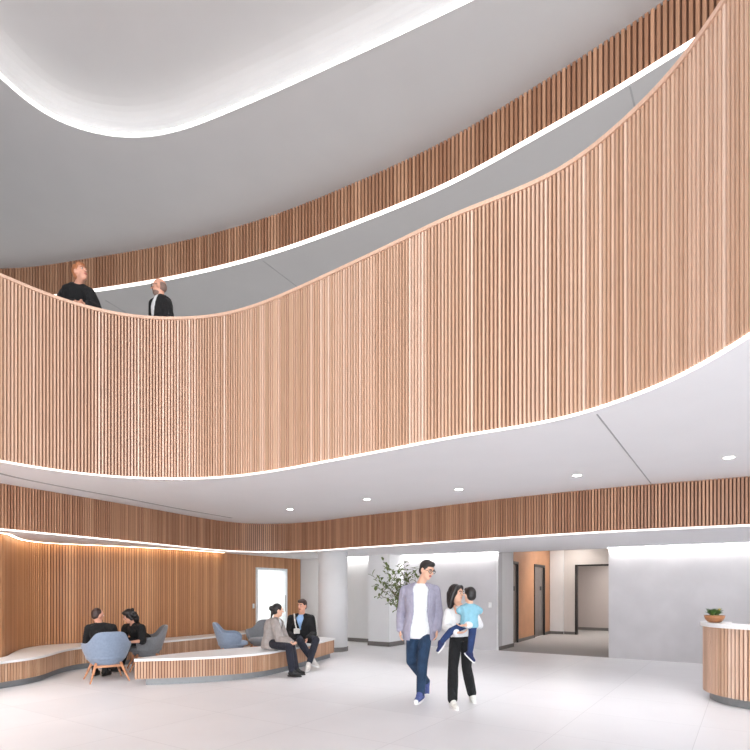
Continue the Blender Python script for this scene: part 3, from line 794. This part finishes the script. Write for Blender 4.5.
    if S.get('beard'):
        m_ = MB(); bm_ = plain('grey_stubble', (128, 104, 94), .8, var=.2, scale=90)
        m_.ell(h(0,.024,-.072), q(.054,.060,.050), bm_, R, 20, 12); child(m_, 'beard')
        m_ = MB(); m_.ell(h(0,-.034,.008), q(.0775,.072,.076), bm_, R, 20, 12); child(m_, 'hair')
    if S.get('glasses'):
        m_ = MB()
        for sg in (-1, 1):
            pts = [h(sg*.032+.026*math.cos(a), .095-.006*abs(math.cos(a)), .006+.020*math.sin(a)) for a in [2*PI*i/14 for i in range(15)]]
            for a, b in zip(pts, pts[1:]): m_.tube(a, b, .0036*hs, .0036*hs, FRAME, 6)
            m_.tube(h(sg*.058,.089,.01), h(sg*.082,-.01,.012), .0026*hs, .0026*hs, FRAME, 6)
        m_.tube(h(-.007,.095,.01), h(.007,.095,.01), .0026*hs, .0026*hs, FRAME, 6); child(m_, 'glasses')
    # clothes
    for (nm, mat, kw) in S['top']:
        m_ = MB(); g = kw.get('g', .016)*1; rg = [(c, r_, f_, rx+(kw.get('flare', 0) if t < .1 else 0), ry+(kw.get('flare', 0)*1.6 if t < .1 else 0), t) for (c, r_, f_, rx, ry, t) in torso_rings(S, g, kw.get('hem', 0), s)]
        if kw.get('open'):
            op = kw['open']; W_ = 33; outer = []; inner = []
            for i, (c, r, f_, rx, ry, t) in enumerate(rg):
                o_ = op[min(i, len(op)-1)]
                for ring, dd in ((outer, .010), (inner, -.008)):
                    for k in range(W_):
                        th = o_+(2*PI-2*o_)*k/(W_-1); ring.append(c+f_*(ry+dd)*math.cos(th)+r*(rx+dd)*math.sin(th))
            nR = len(rg); T = W_*nR; fs = []
            for j in range(nR-1):
                for k in range(W_-1):
                    a = j*W_+k; fs.append((a,a+1,a+W_+1,a+W_)); fs.append((T+a+W_,T+a+W_+1,T+a+1,T+a))
                a = j*W_; fs.append((a+W_,T+a+W_,T+a,a)); b = a+W_-1; fs.append((b,T+b,T+b+W_,b+W_))
            for k in range(W_-1):
                a = (nR-1)*W_+k; fs.append((a,a+1,T+a+1,T+a)); fs.append((T+k,T+k+1,k+1,k))
            m_.add(outer+inner, fs, mat)
        else: m_.loft([r[:5] for r in (rg if not kw.get('low') else rg[:-1])], mat)
        L = kw.get('sleeve', 1.0); fat = kw.get('fat', 1)
        for k in (0, 1):
            r0 = .12 if kw.get('open') else 0
            m_.chain([(mid(S['neck'], S['sh'][k], .32 if kw.get('open') else .22)+V((0,0,-.004)), .040*s+g*.8), (mid(S['neck'], S['sh'][k], .6), .045*s+g*.8), (S['sh'][k], .047*s+g)], mat)
        if L > 0:
            for k in (0, 1):
                a, e, w_ = S['sh'][k], S['el'][k], S['wr'][k]
                pts = [(a, .050*s+g), (mid(a,e), (.045*s+g)*fat)]
                if L >= 1: pts += [(e, (.039*s+g)*fat), (mid(e,w_), (.034*s+g)*fat), (mid(e,w_,.93), (.028*s+g*.9)*fat)]
                elif L > .5: pts += [(e, (.038*s+g)*fat), (mid(e,w_,L-.5), (.034*s+g))]
                m_.chain(pts, mat)
        child(m_, nm, kw.get('voxel', .010), rl=kw.get('relax', 4))
    for (nm, mat, kw) in S['bottom']:
        m_ = MB(); fl = kw.get('flare', 1); g = .014
        P = mid(S['hip'][0], S['hip'][1]); rg = torso_rings(S, .008, 0, s)
        m_.loft([(a,b,c_,x*.96,y*.96) for a,b,c_,x,y,t in rg[:3]], mat)
        for k in (0, 1):
            hp, kn, an = S['hip'][k], S['kn'][k], S['an'][k]; L = kw.get('len', .95)
            m_.chain([(hp, .080*s+g*.6), (mid(hp,kn), .075*s+g*.7), (kn, (.056*s+g)), (mid(kn,an,.4), (.052*s+g)*(1+(fl-1)*.5)), (mid(kn,an,L), (.036*s+g*1.2)*fl)], mat, 14)
        child(m_, nm, .010, rl=4)
    for k in (0, 1):
        an = S['an'][k]; td = V(S['td'][k]).normalized(); r = td.cross(V((0,0,1))).normalized(); u = r.cross(td).normalized()
        RR = Matrix((r, td, u)).transposed(); z = s*S.get('shoe', 1)
        g = lambda x, y, zz: an+RR @ V((x, y, zz))*z
        if S.get('sock'):
            m_ = MB(); m_.chain([(mid(S['kn'][k], an, .78), .040*s), (an, .040*s)], S['sock']); child(m_, 'sock')
        m_ = MB(); m_.chain([(g(0,-.035,-.035), .042*z), (g(0,.04,-.036), .043*z), (g(0,.10,-.046), .038*z), (g(0,.15,-.052), .031*z)], S['shoemat'], 14)
        m_.chain([(g(0,-.02,-.02), .044*z), (g(0,-.005,.02), .046*z), (g(0,.05,-.015), .040*z)], S['shoemat'], 14)
        sh = child(m_, 'shoe', .007, rl=2)
        if S.get('laces'):
            m_ = MB()
            for yy, zz in ((.035,.014),(.052,.006),(.069,-.001),(.086,-.008)): m_.tube(g(-.022,yy,zz-.006), g(.022,yy,zz-.006), .004*z, .004*z, M['white_plastic'], 6)
            m_.tube(g(0,.03,.010), g(0,.09,-.014), .005*z, .005*z, M['white_plastic'], 6); child(m_, 'lace', parent=sh)
            m_ = MB(); m_.ell(g(0,.155,-.052), (.030*z,.030*z,.026*z), M['white_plastic']); child(m_, 'toe_cap', parent=sh)
        m_ = MB(); out = []
        for i in range(24):
            a = 2*PI*i/24; y = .05+.138*math.sin(a); x = (.040 if y > .05 else .035)*math.cos(a)*(1 if abs(math.sin(a)) < .95 else .9); out.append((x, y))
        vs = [g(x, y, -.092) for x, y in out]+[g(x, y, -.068) for x, y in out]
        m_.add(vs, [tuple(range(24))[::-1], tuple(range(24, 48))]+[(i,(i+1)%24,(i+1)%24+24,i+24) for i in range(24)], S.get('solemat', M['white_plastic']))
        child(m_, 'sole', parent=sh, smooth=False)
    return root

BLK = cl('black_cloth', (20, 20, 22)); NAVY = cl('navy_cloth', (30, 32, 44)); DENIM = cl('blue_denim', (32, 56, 84), var=.25, scale=7)
WHT = cl('white_cotton', (228, 230, 232)); DENIM2 = cl('bright_denim', (36, 56, 100), var=.15)
# walking man
S = dict(base=(*wx(421,7.35),0), s=1.02, hs=1.05, f=(-.05,-1,0), head=pj(427,570.5,7.27), hf=(.62,-.72,-.28), hu=(.28,-.2,1), neck=pj(420.5,585,7.34),
  sh=[pj(406,591.5,7.38), pj(434,591,7.34)], el=[pj(401.5,613,7.5), pj(438,613,7.4)], wr=[pj(400.5,630,7.36), pj(437,630,7.24)], hd=[(-.05,-.1,-1), (-.1,-.25,-1)],
  hip=[pj(413.5,628.5,7.36), pj(426,628.5,7.34)], kn=[pj(411.5,661,7.30), pj(422.5,661,7.10)], an=[pj(426.5,682,7.70), pj(420.5,694,7.06)], td=[(.05,-.55,-.8), (-.42,-.88,-.06)],
  glasses=True, hair='short', open=True,
  top=[('tee_shirt', WHT, dict(g=.020, hem=-.08, sleeve=0, flare=.018)), ('overshirt', cl('lavender_grey_cotton', (158,156,174)), dict(g=.036, hem=-.12, flare=.016, fat=.92, open=[.66,.60,.56,.50,.46,.44,.5,.6,.7,.8], voxel=.009))],
  bottom=[('jeans', DENIM, dict(len=.98))], shoemat=cl('blue_canvas', (76,88,140)), shoe=1.0, laces=True)
person('man in an open lavender shirt and jeans walking, looking down at the child', S)
# walking woman carrying the child
S = dict(base=(*wx(461,6.95),0), s=.88, hs=.95, f=(.12,-1,0), head=pj(456.5,594,6.95), hf=(.72,-.68,.02), hu=(.1,0,1), neck=pj(459.5,606.5,6.98), width=.95,
  sh=[pj(449,612.5,6.97), pj(472,612.5,6.97)], el=[pj(446.5,627,6.95), pj(479,625,6.93)], wr=[pj(457,632.5,6.66), pj(466.5,625,6.58)], hd=[(1,-.1,.0), (-1,-.1,-.12)],
  hip=[pj(456,636.5,6.97), pj(467,636.5,6.97)], kn=[pj(453,668,6.83), pj(466.5,667,6.98)], an=[pj(452.5,701,6.77), pj(472,694,7.15)], td=[(.22,-.97,-.03), (.1,-.9,-.42)],
  hair='long', top=[('blouse', WHT, dict(g=.016, hem=.14, fat=1.1))], bottom=[('trousers', cl('black_trousers', (16,17,20)), dict(flare=1.25))],
  shoemat=cl('off_white_leather', (220,220,214), rough=.6), shoe=1.05)
person('dark-haired woman in white top and black trousers carrying a small child', S)
# child
S = dict(base=pj(469,622,6.72), s=.50, hs=.80, f=(-.1,1,0), head=pj(469.5,595.5,6.70), hf=(-.45,.88,.0), hu=(0,0,1), neck=pj(470,604,6.70), width=1.25, depth=1.3,
  sh=[pj(462.5,609,6.70), pj(477,609,6.70)], el=[pj(456.5,612.5,6.72), pj(482,612.5,6.74)], wr=[pj(454.5,606.5,6.86), pj(480,608,6.88)], hd=[(.2,.9,.4), (-.2,.9,.3)],
  hip=[pj(465,625,6.72), pj(473,625,6.72)], kn=[pj(451,631,6.70), pj(471.5,640,6.62)], an=[pj(440.5,643,6.72), pj(470,653,6.68)], td=[(-.55,-.35,-.65), (.55,-.4,-.55)],
  hair='short', hands=1.1, voxel=.007, sock=WHT,
  top=[('tee_shirt', cl('pale_blue_cotton', (130,180,198)), dict(g=.016, hem=.04, sleeve=.5, fat=1.15, voxel=.008))],
  bottom=[('jeans', DENIM2, dict(len=.82))], shoemat=cl('navy_canvas', (36,44,84)), shoe=1.25)
person('small child in a pale blue shirt and jeans, held in the woman\'s arms, back turned', S)
# seated man in black, back to us
S = dict(base=(*wx(101,9.0),0), s=.96, hs=.98, f=(-.2,1,-.05), head=pj(98,615.5,9.12), hf=(.5,.86,-.1), neck=pj(100,624.5,9.02), bend=-.03,
  sh=[pj(112.5,628,8.98), pj(89,628.5,8.98)], el=[pj(117,643,9.05), pj(86,644,9.05)], wr=[pj(114,641,9.32), pj(92,646,9.32)], hd=[(-.1,1,0), (.3,1,0)],
  hip=[pz(106,8.93,.53), pz(96,8.93,.53)], kn=[pz(108,9.38,.50), pz(95,9.38,.50)], an=[pz(105,9.20,.10), pz(95,9.20,.10)], td=[(.1,1,0), (-.1,1,0)],
  hair='crop', hairmat=HBROWN, skin=SKIN2, top=[('shirt', BLK, dict(g=.022))], bottom=[('trousers', BLK, dict())], shoemat=cl('black_leather', (18,18,18), rough=.5), solemat=M['dark'])
person('man in black sitting in the blue-grey armchair with his back to us', S)
# seated woman in black
S = dict(base=(*wx(138,9.8),0), s=.92, hs=.98, f=(-.85,-.5,-.1), head=pj(129,616.5,9.62), hf=(-.72,-.55,-.38), neck=pj(133,624.5,9.70), bend=-.03,
  sh=[pj(126,627.5,9.86), pj(141.5,628,9.58)], el=[pj(123,641,9.8), pj(142.5,641,9.5)], wr=[pj(120,641,9.55), pj(131,642,9.33)], hd=[(-.6,-.7,.1), (-.9,-.3,.05)],
  hip=[pz(142,10.0,.53), pz(146,9.84,.53)], kn=[pz(124,9.86,.50), pz(127,9.62,.50)], an=[pz(117,9.88,.10), pz(121,9.62,.10)], td=[(-1,-.2,0), (-1,-.3,0)],
  hair='bob', hairmat=HBLACK, skin=SKIN2, top=[('blouse', BLK, dict(g=.024, sleeve=.62, fat=1.1))], bottom=[('trousers', BLK, dict())], shoemat=cl('black_leather', (18,18,18)), solemat=M['dark'])
person('dark-haired woman in black sitting in the grey armchair, leaning to the man', S)
# woman in grey jacket
S = dict(base=(*wx(275,9.6),0), s=.90, hs=.96, f=(.88,-.42,0), head=pj(278,610.5,9.60), hf=(.86,.32,-.08), neck=pj(276,619,9.62), bend=.03,
  sh=[pj(275,623,9.44), pj(278.5,622.5,9.80)], el=[pj(279.5,639.5,9.36), pj(285,639,9.84)], wr=[pj(289.5,643.5,9.20), pj(291.5,643.5,9.42)], hd=[(.9,-.3,-.1), (.8,-.6,-.1)],
  hip=[pz(271,9.52,.505), pz(273,9.72,.505)], kn=[pz(289,9.12,.49), pz(291.5,9.35,.49)], an=[pz(292,9.05,.10), pz(296,9.26,.10)], td=[(.97,-.25,0), (.95,-.3,0)],
  hair='bun', top=[('shirt', WHT, dict(g=.012)), ('jacket', cl('grey_beige_wool', (158,150,146)), dict(g=.034, hem=-.10, flare=.014, open=[.4,.35,.3,.3,.3,.35,.4,.5,.6,.7], fat=1.12))],
  bottom=[('trousers', NAVY, dict(flare=1.1))], shoemat=cl('black_leather', (18,18,18)), solemat=M['dark'])
person('woman in a grey jacket with a black hair bun sitting on the curved bench', S)
# man with shoulder bag
S = dict(base=(*wx(303,10.3),0), s=.96, hs=1.0, f=(-.15,-1,0), head=pj(302,606,10.33), hf=(-.42,-.88,-.05), neck=pj(301.5,615,10.38), 
  sh=[pj(291.5,618.5,10.40), pj(311,618.5,10.38)], el=[pj(289,634,10.36), pj(313.5,634,10.34)], wr=[pj(296.5,639.5,10.06), pj(307.5,638.5,10.06)], hd=[(.8,-.5,-.3), (-.3,-.5,-.8)],
  hip=[pz(298.5,10.42,.51), pz(307,10.42,.51)], kn=[pz(300,9.96,.50), pz(316,10.02,.52)], an=[pz(312.5,9.90,.17), pz(308.5,9.74,.105)], td=[(.75,-.6,-.15), (-.1,-1,0)],
  hair='short', hairmat=HBROWN, skin=SKIN2, open=True, sock=cl('cream_knit', (206,198,190)),
  top=[('shirt', cl('light_blue_cotton', (150,184,226)), dict(g=.012, sleeve=0)), ('cardigan', BLK, dict(g=.028, hem=0, open=[.05,.05,.05,.05,.1,.26,.36,.42,.5,.6]))],
  bottom=[('trousers', NAVY, dict(len=.86))], shoemat=cl('cream_canvas', (212,206,200)), shoe=1.0)
seated = person('smiling man in black cardigan and blue shirt sitting on the curved bench', S)
# his bag
M['canvas'] = cl('cream_canvas_bag', (206, 202, 196))
bp = pj(296.5,631,10.10); root = empty('shoulder_bag', bp); tag(root, 'cream shoulder bag worn by the man in the black cardigan', 'bag')
mb = MB(); mb.box((-.05,-.025,-.05), (.06,.02,.045), M['canvas']); o = mb.build('bag_body', root)
bv = o.modifiers.new('b', 'BEVEL'); bv.width = .012; bv.segments = 3
mb = MB(); pts = [pj(296.5,629,10.10), pj(295.3,624,10.16), pj(294.6,619,10.21), pj(294.4,615.6,10.27), pj(294.2,614.0,10.36), pj(294.2,615,10.46), pj(294.2,618,10.54)]
for a, b in zip(pts, pts[1:]):
    a = a-bp; b = b-bp; mb.chain([(a, .013), (b, .013)], M['canvas'], 8)
mb.build('strap', root, smooth=True)
# balcony woman
S = dict(base=(*wx(77,7.85),ZF), s=.97, hs=1.03, f=(.25,-1,-.1), head=pj(80.5,273,7.52), hf=(.85,-.42,.28), hu=(-.25,0,1), neck=pj(78,285.5,7.60),
  sh=[pj(66.5,293,7.70), pj(89,293.5,7.60)], el=[pj(60,306,7.62), pj(96,310,7.60)], wr=[pj(74,303.6,7.42), pj(88,305,7.40)], hd=[(.9,-.2,-.02), (-.9,-.2,-.02)],
  hip=[pz(69,7.86,ZF+.92), pz(81,7.86,ZF+.92)], kn=[pz(69,7.84,ZF+.5), pz(82,7.84,ZF+.5)], an=[pz(69,7.92,ZF+.095), pz(82,7.92,ZF+.095)], td=[(.1,-1,0), (.2,-1,0)],
  hair='short', hairmat=HRED, brow=HRED, skin=SKIN2, open=True, top=[('jacket', BLK, dict(g=.034, fat=1.15))], bottom=[('trousers', BLK, dict())], shoemat=cl('black_leather', (18,18,18)), solemat=M['dark'])
person('woman with copper hair in black leaning on the balcony rail and laughing', S)
# balcony man
S = dict(base=(*wx(162,8.0),ZF), s=.97, hs=1.02, f=(-.8,-.6,0), head=pj(159,287.5,7.95), hf=(-1,-.18,0), neck=pj(161,298.5,7.98),
  sh=[pj(154.5,304.5,8.12), pj(166,304.5,7.86)], el=[pj(153.5,322,8.2), pj(170,323,7.86)], wr=[pj(154,335,8.1), pj(158,336,7.80)], hd=[(-.5,-.1,-.8), (-.5,-.1,-.8)],
  hip=[pz(162,8.07,ZF+.91), pz(163,7.89,ZF+.91)], kn=[pz(162,8.08,ZF+.5), pz(163,7.88,ZF+.5)], an=[pz(163,8.08,ZF+.095), pz(164,7.88,ZF+.095)], td=[(-1,.1,0), (-1,-.1,0)],
  hair='none', glasses=True, beard=True, skin=SKIN2, brow=HBROWN,
  top=[('shirt', WHT, dict(g=.026)), ('blazer', BLK, dict(g=.034, open=[.2,.2,.2,.3,.5,.65,.75,.8,.9,1.0]))], bottom=[('trousers', BLK, dict())], shoemat=cl('black_leather', (18,18,18)), solemat=M['dark'])
person('bald man with glasses in a black blazer standing at the balcony rail', S)


# ------------------------------------------------------------------ light, camera
w = bpy.data.worlds.new('daylight'); sc.world = w; w.use_nodes = True
bg = w.node_tree.nodes['Background']; bg.inputs['Color'].default_value = (.93,.965,1,1); bg.inputs['Strength'].default_value = 9
for z0, z1 in ((.1,2.9),(2.9,7.5)):
    l = bpy.data.lights.new('window_portal', 'AREA'); l.shape = 'RECTANGLE'; l.size = XR+2.6 if z0 > 1 else XR-XL; l.size_y = z1-z0; l.cycles.is_portal = True
    o = bpy.data.objects.new('window_portal', l); COL.objects.link(o); o.location = ((XR-2.6)/2 if z0 > 1 else 0, YB-.12, (z0+z1)/2); o.rotation_euler = (PI/2, 0, 0)
cam = bpy.data.cameras.new('camera'); co = bpy.data.objects.new('camera', cam); COL.objects.link(co)
co.location = (0,0,EYE); co.rotation_euler = (PI/2,0,0)
cam.sensor_width = 36; cam.sensor_fit = 'HORIZONTAL'; cam.lens = 36*F/750; cam.shift_y = (HZ-375)/750; cam.clip_start = .05
sc.camera = co
vs_ = sc.view_settings; vs_.view_transform = 'Standard'; vs_.look = 'None'; vs_.gamma = 1; vs_.use_curve_mapping = False
vs_.exposure = 0.0
sc.cycles.use_denoising = True; sc.cycles.max_bounces = 10; sc.cycles.diffuse_bounces = 6; sc.cycles.sample_clamp_indirect = 6
